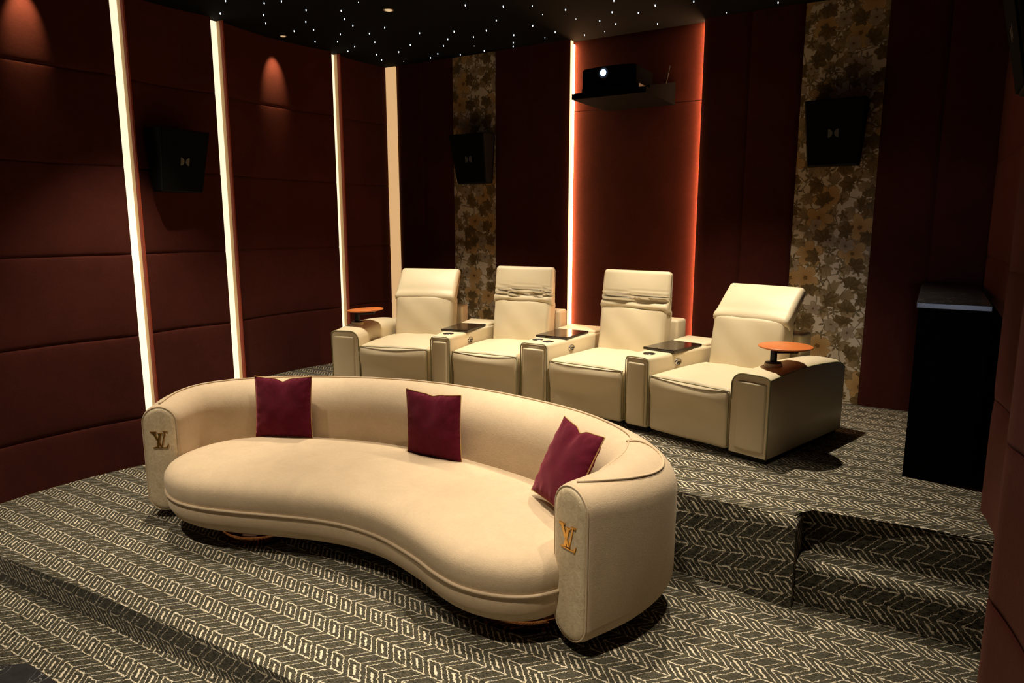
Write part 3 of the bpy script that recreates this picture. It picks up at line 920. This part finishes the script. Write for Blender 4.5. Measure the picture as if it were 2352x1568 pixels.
def stadium(i, K=48, inset=0.0, off=0.0):
    """true stadium outline of the end faces"""
    x, y, hw, zt = st[i]; n = back_frame(i)
    zb = 0.05; rr = hw - inset
    z1 = zt - hw; z0 = zb + hw
    r = []
    for k in range(K):
        a = 2 * pi * k / K
        c_, s_ = cos(a), sin(a)
        zz = (z1 if s_ >= 0 else z0) + rr * s_
        r.append(Vector((x, y, 0)) + n * (c_ * rr) + Vector((0, 0, zz)))
    return r
def stad_ring(i, sc=1.0, K=48):
    x, y, hw, zt = st[i]; n = back_frame(i)
    zb = 0.05; mid = sin(pi * i / (NB - 1)); r = []
    H = (zt - zb) / 2; zc = (zt + zb) / 2
    for k in range(K):
        a = 2 * pi * k / K
        c_, s_ = cos(a), sin(a)
        zz = (zt - hw if s_ >= 0 else zb + hw) + hw * s_ * sc - (1 - sc) * 0
        px_ = c_ * hw * sc
        q = (zz - zc) / H
        if px_ < 0: px_ -= 0.045 * mid * max(0, min(1, 0.45 - q)) * min(1, abs(c_) * 1.5)
        else: px_ += 0.025 * mid * (1 - q * q) * abs(c_)
        r.append(Vector((x, y, 0)) + n * px_ + Vector((0, 0, zz)))
    return r
K = 48
rings = []
# rounded rim at the right end, then sweep, then rim at the left end
def shift(r, i, d):
    n = back_frame(i); tdir = Vector((-n.y, n.x, 0))
    return [p + tdir * d for p in r]
rings.append(shift(stad_ring(0, 0.90), 0, -0.030))
rings.append(shift(stad_ring(0, 0.965), 0, -0.020))
for i in range(NB): rings.append(stad_ring(i))
rings.append(shift(stad_ring(NB - 1, 0.965), NB - 1, 0.020))
rings.append(shift(stad_ring(NB - 1, 0.90), NB - 1, 0.030))
vs = [(p.x - SO[0], p.y - SO[1], p.z) for r in rings for p in r]
fs = [(i * K + k, i * K + (k + 1) % K, (i + 1) * K + (k + 1) % K, (i + 1) * K + k) for i in range(len(rings) - 1) for k in range(K)]
fs += [tuple(range(K)), tuple(range((len(rings) - 1) * K, len(rings) * K))]
bo = MB().add(vs, fs).build('backrest', M['sofa'], sofa)
# piping: long seam along the outer top of the back, and cap seam on the right arm
def ring_pt(i, deg, out=0.004):
    x, y, hw, zt = st[i]; n = back_frame(i)
    a = radians(deg); mid = sin(pi * i / (NB - 1))
    p = Vector((x, y, 0)) + n * (cos(a) * (hw + out)) + Vector((0, 0, zt - hw + (hw + out) * sin(a)))
    return (p.x - SO[0], p.y - SO[1], p.z)
def ring_f(fi, deg, out=0.004):
    i = int(fi); k = fi - i; j = min(i + 1, NB - 1)
    a = ring_pt(i, deg, out); b = ring_pt(j, deg, out)
    return tuple(a[q] + (b[q] - a[q]) * k for q in range(3))
seamL = crom([(18.6, 100), (19.4, 90), (22, 84), (27, 82), (40, 83), (70, 84), (NB - 1, 88)], 8)
MB().add(*tube([ring_f(a, d) for a, d in seamL], 0.0065, False, 8)).build('piping', M['sofa'], sofa)
capo = crom([(0, 90), (3, 72), (7, 55), (11, 47), (14, 48), (16.5, 60), (18.2, 80), (18.6, 98)], 8)
MB().add(*tube([ring_f(a, d) for a, d in capo], 0.0055, False, 8)).build('piping', M['sofa'], sofa)
capi = crom([(18.6, 98), (16.5, 108), (13, 120), (9, 135), (6, 150)], 8)
MB().add(*tube([ring_f(a, d, 0.001) for a, d in capi], 0.005, False, 8)).build('seam', M['sofa'], sofa)

# end panels: crushed velvet with a welt, and the gold monogram
def strokes_monogram():
    """plan 0..1 x 0..1 (y up) list of quads (poly outlines) of the interlocked letters"""
    def bar(p, q, w0, w1=None, horiz=True):
        w1 = w0 if w1 is None else w1
        if horiz: return [(p[0] - w0 / 2, p[1]), (p[0] + w0 / 2, p[1]), (q[0] + w1 / 2, q[1]), (q[0] - w1 / 2, q[1])]
        return [(p[0], p[1] - w0 / 2), (q[0], q[1] - w1 / 2), (q[0], q[1] + w1 / 2), (p[0], p[1] + w0 / 2)]
    P = []
    P.append(bar((0.19, 0.95), (0.575, 0.11), 0.145, 0.10))      # thick V stroke
    P.append(bar((0.83, 0.95), (0.615, 0.11), 0.05, 0.05))       # thin V stroke
    P.append(bar((0.02, 0.955), (0.36, 0.955), 0.035, 0.035, False))
    P.append(bar((0.71, 0.955), (0.97, 0.955), 0.035, 0.035, False))
    P.append(bar((0.555, 0.84), (0.375, 0.07), 0.115, 0.105))    # L stem
    P.append(bar((0.43, 0.845), (0.70, 0.845), 0.035, 0.035, False))
    P.append(bar((0.13, 0.03), (0.93, 0.03), 0.045, 0.045, False))
    P.append([(0.86, 0.03), (0.93, 0.01), (0.99, 0.22), (0.95, 0.22)])
    P.append([(0.02, 0.94), (0.10, 0.97), (0.21, 0.86), (0.15, 0.86)])
    P.append([(0.30, 0.86), (0.29, 0.96), (0.36, 0.97), (0.36, 0.94)])
    P.append([(0.30, 0.10), (0.13, 0.045), (0.13, 0.01), (0.42, 0.02)])
    return P
def end_panel(i, face_sign, zlogo):
    n = back_frame(i); x, y, hw, zt = st[i]
    f = Vector((-n.y, n.x, 0)) * face_sign      # outward from the end
    base = Vector((x, y, 0)) + f * 0.030
    # local frame: X across face (to the viewer's right), Y = up
    X = f.cross(Vector((0, 0, 1))) * -1.0
    X = Vector((0, 0, 1)).cross(f) 
    def W(a, z, d): 
        p = base + X * a + f * d
        return (p.x - SO[0], p.y - SO[1], z)
    rr = hw * 0.865; z1 = zt - hw; z0 = 0.05 + hw
    rows = []
    for (s_, d) in ((1.0, -0.006), (0.985, 0.003), (0.93, 0.009), (0.75, 0.014), (0.4, 0.017)):
        r = []
        for k in range(K):
            a = 2 * pi * k / K
            c_, sn = cos(a), sin(a)
            zc = (z1 + z0) / 2
            zz = (z1 if sn >= 0 else z0) + rr * sn
            r.append(W(rr * c_ * s_, zc + (zz - zc) * (1 - (1 - s_) * rr / (rr + (z1 - z0) / 2)), d))
        rows.append(r)
    vs = [p for r in rows for p in r]
    fs = [(i_ * K + k, i_ * K + (k + 1) % K, (i_ + 1) * K + (k + 1) % K, (i_ + 1) * K + k) for i_ in range(len(rows) - 1) for k in range(K)]
    fs.append(tuple(range((len(rows) - 1) * K, len(rows) * K)))
    o = MB().add(vs, fs).build('arm_end_panel', M['crushed'], sofa)
    o['label'] = 'crushed velvet arm end panel'
    r2 = hw * 0.90
    welt = []
    for k in range(K):
        a = 2 * pi * k / K
        welt.append(W(r2 * cos(a), (z1 if sin(a) >= 0 else z0) + r2 * sin(a), 0.000))
    MB().add(*tube(welt, 0.0048, True, 8)).build('piping', M['sofa'], o)
    mb = MB(); S = 0.112
    for q in strokes_monogram():
        a = [W((p[0] - 0.5) * S, zlogo + (p[1] - 0.5) * S, 0.012) for p in q]
        b = [W((p[0] - 0.5) * S, zlogo + (p[1] - 0.5) * S, 0.0235) for p in q]
        m_ = len(q)
        mb.add(a + b, [tuple(range(m_))[::-1], tuple(range(m_, 2 * m_))] + [(j, (j + 1) % m_, m_ + (j + 1) % m_, m_ + j) for j in range(m_)], smooth=False)
    em = mb.build('monogram_emblem', M['gold'], o)
    em['label'] = 'raised gold interlocked letter monogram'
end_panel(0, -1, 0.545)
end_panel(NB - 1, 1, 0.530)

# seat: kidney outline lofted from underside to crown
SEAT = [(-3.985, 2.47), (-3.86, 2.315), (-3.66, 2.245), (-3.46, 2.255), (-3.25, 2.315), (-3.03, 2.395), (-2.79, 2.475), (-2.56, 2.515), (-2.32, 2.505), (-2.04, 2.43), (-1.83, 2.35), (-1.66, 2.315), (-1.48, 2.345), (-1.34, 2.44), (-1.255, 2.62), (-1.24, 2.84), (-1.36, 3.08), (-1.65, 3.26), (-2.05, 3.37), (-2.5, 3.41), (-3.05, 3.37), (-3.55, 3.21), (-3.88, 3.0), (-4.02, 2.75)]
so = [p for p in crom([(x, y) for x, y in SEAT], 5, True)]
SP = crom([(-3.62, 2.68), (-3.2, 2.86), (-2.6, 2.98), (-2.1, 2.92), (-1.62, 2.72)], 12)
def nearest(p):
    return min(SP, key=lambda q: hypot(q[0] - p[0], q[1] - p[1]))
LV = [(0.100, 0.10), (0.112, 0.062), (0.138, 0.028), (0.18, 0.004), (0.245, -0.004), (0.268, 0.002), (0.29, -0.006), (0.335, -0.012), (0.375, -0.006), (0.405, 0.014), (0.428, 0.045), (0.444, 0.095), (0.453, 0.16), (0.458, 0.24)]
NS = len(so)
near = [nearest(p) for p in so]
vs = []; fs = []
for (z, ins) in LV:
    for p, q in zip(so, near):
        d = hypot(q[0] - p[0], q[1] - p[1]); k = min(0.94, ins / d) if ins > 0 else ins / d
        x, y = p[0] + (q[0] - p[0]) * k, p[1] + (q[1] - p[1]) * k
        vs.append((x - SO[0], y - SO[1], z))
base_n = len(LV) * NS
for q in near: vs.append((q[0] - SO[0], q[1] - SO[1], 0.460))
for i in range(len(LV)):
    for k in range(NS):
        fs.append((i * NS + k, i * NS + (k + 1) % NS, (i + 1) * NS + (k + 1) % NS, (i + 1) * NS + k))
for q in near: vs.append((q[0] - SO[0], q[1] - SO[1], 0.098))
b2 = base_n + NS
for k in range(NS): fs.append((k, (k + 1) % NS, b2 + (k + 1) % NS, b2 + k))
mb = MB().add(vs, fs)
seat_o = mb.build('seat', M['sofa'], sofa)
bm = bmesh.new(); bm.from_mesh(seat_o.data)
bmesh.ops.remove_doubles(bm, verts=bm.verts, dist=0.0005)
bmesh.ops.recalc_face_normals(bm, faces=bm.faces)
bm.to_mesh(seat_o.data); bm.free()
i0 = 2; pp = [(p[0] - SO[0], p[1] - SO[1], 0.268) for p in so]
# follow the visible front of the seat
front = pp[-14:] + pp[:78]
cen = [(q[0] - SO[0], q[1] - SO[1]) for q in near]
cenf = cen[-14:] + cen[:78]
fr2 = []
for p, q in zip(front, cenf):
    d = hypot(p[0] - q[0], p[1] - q[1]); k = 0.006 / d
    fr2.append((p[0] + (p[0] - q[0]) * k, p[1] + (p[1] - q[1]) * k, p[2]))
MB().add(*tube(fr2, 0.0085, False, 8)).build('piping', M['sofa'], seat_o)
for (x, y, r) in ((-3.42, 2.68, 0.28), (-1.60, 2.765, 0.285)):
    MB().add(*lathe([(r - 0.01, 0.0), (r, 0.004), (r, 0.10)], 64, (x - SO[0], y - SO[1], 0.0))).build('drum_base', M['copper'], sofa)['label'] = 'mirror-polished copper drum base'

# ================================================================== CUSHIONS
def make_cushion(loc, az, lean, roll, S, label, seed, chop=0.02):
    rnd = random.Random(seed)
    t = empty('throw_cushion', loc, 0, label, 'cushion', 'burgundy velvet cushions on the sofa')
    t.rotation_euler = (Matrix.Rotation(az, 4, 'Z') @ Matrix.Rotation(-lean, 4, 'X') @ Matrix.Rotation(roll, 4, 'Y')).to_euler()
    N = 26; ph = rnd.random() * 6
    def shape(u, v, side):
        a, b = 2 * u - 1, 2 * v - 1
        pin = 0.045
        x = a * S / 2 * (1 - pin * (1 - a * a) * 0 - pin * (1 - b * b) )
        z = b * S / 2 * (1 - pin * (1 - a * a))
        if b > 0: z -= chop * b * math.exp(-(a / 0.16) ** 2) + 0.008 * b * (1 - a * a)
        th = 0.062 * (max(0, 1 - a ** 2) ** 0.5) * (max(0, 1 - b ** 2) ** 0.5)
        if b > 0: th *= 1 - 0.35 * b * math.exp(-(a / 0.25) ** 2)
        wv = 0.0035 * (sin(9 * a + ph) * sin(7 * b - ph) + 0.7 * sin(17 * (a * b) + 3 * ph)) * min(1, 6 * min(1 - abs(a), 1 - abs(b)))
        rad_ = 0.004 * sin(22 * atan2(b, a)) * math.exp(-((max(abs(a), abs(b)) - 0.85) / 0.1) ** 2)
        return (x, side * (th + wv * 0.6 + rad_ * 0.8), z)
    mb = MB()
    for side in (-1, 1):
        mb.add(*grid(N, N, lambda u, v: shape(u, v, side)))
    o = mb.build('cover', M['burgundy'], t)
    bm = bmesh.new(); bm.from_mesh(o.data)
    bmesh.ops.remove_doubles(bm, verts=bm.verts, dist=0.0004)
    bmesh.ops.recalc_face_normals(bm, faces=bm.faces)
    bm.to_mesh(o.data); bm.free()
    rim = [shape(i / N, 0, 0) for i in range(N)] + [shape(1, i / N, 0) for i in range(N)] + [shape(1 - i / N, 1, 0) for i in range(N)] + [shape(0, 1 - i / N, 0) for i in range(N)]
    MB().add(*tube(rim, 0.0034, True, 6)).build('piping', M['gold_cord'], t)['label'] = 'thin gold cord piping'
    return t
make_cushion((-3.659, 3.055, 0.648), radians(20.9), radians(8), radians(-1.9), 0.415, 'burgundy velvet cushion on the left end of the sofa', 1, 0.02)
make_cushion((-2.529, 3.235, 0.648), radians(0.3), radians(2), radians(-1.3), 0.417, 'darkest burgundy velvet cushion, in the middle of the sofa', 2, 0.010)
make_cushion((-1.473, 2.941, 0.680), radians(-36.6), radians(27), radians(-0.9), 0.42, 'tilted burgundy velvet cushion leaning into the sofa\'s right arm', 3, 0.022)

# ================================================================== SPEAKERS
def make_speaker(loc, rz, label, mirror=1, wt=0.43, wb_=0.36, ht=0.47, twist=0.0):
    t = empty('wall_speaker', loc, rz, label, 'speaker', 'black surround speakers')
    # faces -y locally, back at y = 0
    dt, db = 0.20, 0.105
    def sec(z, w, d): return [(-w / 2, -0.0, z), (-w / 2 * 0.98, -d, z), (w / 2 * 0.98, -d, z), (w / 2, 0.0, z)]
    bm = bmesh.new()
    lo = [bm.verts.new(p) for p in sec(-ht / 2, wb_, db)]; hi = [bm.verts.new(p) for p in sec(ht / 2, wt, dt)]
    bm.faces.new(lo[::-1]); bm.faces.new(hi)
    for i in range(4): bm.faces.new((lo[i], lo[(i + 1) % 4], hi[(i + 1) % 4], hi[i]))
    bmesh.ops.bevel(bm, geom=list(bm.edges), offset=0.01, segments=2, profile=0.5, affect='EDGES')
    bmesh.ops.recalc_face_normals(bm, faces=bm.faces)
    bm.verts.index_update()
    MB().add([tuple(v.co) for v in bm.verts], [tuple(v.index for v in f.verts) for f in bm.faces], smooth=False).build('cabinet', M['speaker_body'], t)
    bm.free()
    # grille plate on the slanted front
    def fpt(a, z, off):
        q = (z + ht / 2) / ht
        d = db + (dt - db) * q; w_ = (wb_ + (wt - wb_) * q) * 0.98
        return (a * w_ / 2, -d - off, z)
    g = MB()
    a_ = 0.94; z_ = ht / 2 * 0.955
    q = [fpt(-a_, -z_, 0), fpt(a_, -z_, 0), fpt(a_, z_, 0), fpt(-a_, z_, 0), fpt(-a_, -z_, 0.010), fpt(a_, -z_, 0.010), fpt(a_, z_, 0.010), fpt(-a_, z_, 0.010)]
    g.add(q, [(0, 3, 2, 1), (4, 5, 6, 7), (0, 1, 5, 4), (1, 2, 6, 5), (2, 3, 7, 6), (3, 0, 4, 7)], smooth=False)
    gr = g.build('grille', M['speaker_cloth'], t)
    # badge: two facing half discs
    b = MB()
    for s_ in (-1, 1):
        pts = []
        cx = s_ * 0.036
        for k in range(13):
            a = -pi / 2 + pi * k / 12
            pts.append((cx - s_ * 0.030 * cos(a), 0.030 * sin(a)))
        n = len(pts)
        f0 = []; f1 = []
        for (x, z) in pts:
            zz = z - 0.005
            p = fpt(0, zz, 0.010); f0.append((x + 0.0, p[1], zz)); f1.append((x, p[1] - 0.003, zz))
        b.add(f0 + f1, [tuple(range(n)), tuple(range(n, 2 * n))[::-1]] + [(j, (j + 1) % n, n + (j + 1) % n, n + j) for j in range(n)], smooth=False)
    b.build('badge', M['logo_grey'], gr)['label'] = 'grey badge of two facing half discs'
    # wall bracket
    MB().add(*box(-0.05, 0.05, -0.01, 0.05, -0.12, 0.12, 0.004), smooth=False).build('wall_bracket', M['black_metal'], t)
    return t
make_speaker((XL - 0.03, 3.385, 2.345), radians(90), 'black wall speaker on the dark left wall between two light strips')
make_speaker((-3.99, YB - 0.03, 2.50), radians(0), 'black wall speaker over the floral strip behind the left recliners')
make_speaker((-0.715, YB - 0.03, 2.53), radians(0), 'black wall speaker over the floral strip at the right of the back wall')
make_speaker((XR + 0.055, 3.60, 2.63), radians(-90), 'black speaker cut off by the top right corner of the picture')

# ================================================================== PROJECTOR AND SHELF
sh = empty('projector_shelf', (-2.34, YB + 0.09, 2.90), 0, 'black box shelf fixed in the lit red recess under the projector', 'shelf')
# wedge body: thin front lip, deep back
X0, X1 = -0.32, 0.32
prof = [(0.0, -0.022), (-0.70, -0.027), (-0.70, 0.018), (0.0, 0.018)]
vs = [(X0, y, z) for y, z in prof] + [(X1, y, z) for y, z in prof]
MB().add(vs, [(0, 1, 2, 3)[::-1], (4, 5, 6, 7), (0, 4, 5, 1), (1, 5, 6, 2), (2, 6, 7, 3), (3, 7, 4, 0)], smooth=False).build('shelf_board', M['matte_black'], sh)
vs = [(X1 - 0.02, 0.0, 0.018), (X1 - 0.02, -0.62, 0.018), (X1 - 0.02, -0.62, 0.04), (X1 - 0.02, 0.0, 0.165), (X1, 0.0, 0.018), (X1, -0.62, 0.018), (X1, -0.62, 0.04), (X1, 0.0, 0.165)]
MB().add(vs, [(0, 1, 2, 3), (4, 7, 6, 5), (0, 4, 5, 1), (1, 5, 6, 2), (2, 6, 7, 3), (3, 7, 4, 0)], smooth=False).build('side_cheek', M['matte_black'], sh)
pj = empty('projector', (-2.375, 5.60, 2.9185), 0, 'black projector with a glowing blue-white lens on the recess shelf', 'projector')
MB().add(*rbox(0.47, 0.40, 0.165, 0.022, 4, 3, lambda x, y, z: (x, y, z - 0.01 * max(0, abs(x) - 0.15) / 0.1), (0, 0, 0.125))).build('housing', M['matte_black'], pj)
MB().add(*box(-0.24, 0.26, -0.19, 0.19, 0.012, 0.052, 0.005), smooth=False).build('base', M['black_metal'], pj)
for (x, y) in ((-0.18, -0.14), (0.18, -0.14), (-0.18, 0.14), (0.18, 0.14)):
    MB().add(*lathe([(0.014, 0), (0.014, 0.014)], 12, (x, y, 0.0))).build('foot', M['black'], pj)
RX = Matrix.Translation((-0.03, -0.20, 0.148)) @ Matrix.Rotation(pi / 2, 4, 'X')
ring = MB()
vs, fs = lathe([(0.040, 0.0), (0.052, 0.0), (0.052, 0.025), (0.040, 0.03), (0.036, 0.012)], 36)
ring.add(vs, fs, T=RX)
lr = ring.build('lens_ring', M['black_metal'], pj)
vs, fs = lathe([(0.001, 0.0), (0.026, 0.0), (0.024, 0.008), (0.012, 0.014), (0.001, 0.016)], 32, (0, 0, 0.031))
MB().add(vs, fs, T=RX).build('lens', M['lens_glow'], lr)
cb = [(-2.13 + 0.02, 5.80, 2.93), (-2.08, 5.82, 2.96), (-2.06, 5.88, 3.03), (-2.07, 5.95, 3.10), (-2.07, 6.00, 3.2)]
tag(MB().add(*tube(crom(cb, 6), 0.006, False, 8)).build('power_cable', M['black']), 'thin black cable rising from the shelf right of the projector', 'cable')

# ================================================================== BAR CABINET (right)
cab = empty('bar_cabinet', (0.115, 5.1, P2), 0, 'tall black cabinet with a black marble top beside the right wall', 'cabinet')
MB().add(*box(-0.165, 0.15, -0.78, 0.82, 0.0, 0.955), smooth=False).build('body', M['matte_black'], cab)
MB().add(*box(-0.175, 0.165, -0.795, 0.82, 0.955, 0.985, 0.003), smooth=False).build('marble_top', M['marble'], cab)['label'] = 'black marble top with white flecks'
MB().add(*box(-0.140, 0.135, -0.786, -0.78, 0.03, 0.94), smooth=False).build('door', M['matte_black'], cab)

# ================================================================== MARBLE TABLE (front left)
tb = empty('marble_table', (-3.2, 0.55, P0), 0, 'black marble table with cut corners, only its corner in the bottom left of the picture', 'table')
zt = 0.36
wp = [(-2.90, 1.030), (-2.82, 1.089), (-2.613, 1.087), (-2.45, 1.085), (-2.20, 0.90), (-2.20, 0.0), (-2.45, -0.2), (-3.6, -0.2), (-3.95, 0.1), (-3.95, 0.40)]
MB().add(*prism([(x + 3.2, y - 0.55) for x, y in wp], zt - 0.03, zt, 0.004, 2, False), smooth=False).build('table_top', M['marble'], tb)
MB().add(*prism([((x + 3.05) * 0.7 - 0.0, (y - 0.45) * 0.7) for x, y in wp], 0.0, zt - 0.03), smooth=False).build('pedestal', M['black'], tb)

# ================================================================== PROJECTION SCREEN (front, behind the camera)
scn = empty('projection_screen', (-2.4, -2.88, 1.75), 0, 'wide white projection screen on the front wall', 'screen')
MB().add(*box(-1.75, 1.75, 0.0, 0.03, -1.0, 1.0), smooth=False).build('frame', M['black'], scn)
MB().add(*box(-1.7, 1.7, 0.03, 0.035, -0.95, 0.95), smooth=False).build('screen_cloth', mat_plain('screen_cloth', (0.7, 0.7, 0.7), 0.9), scn)
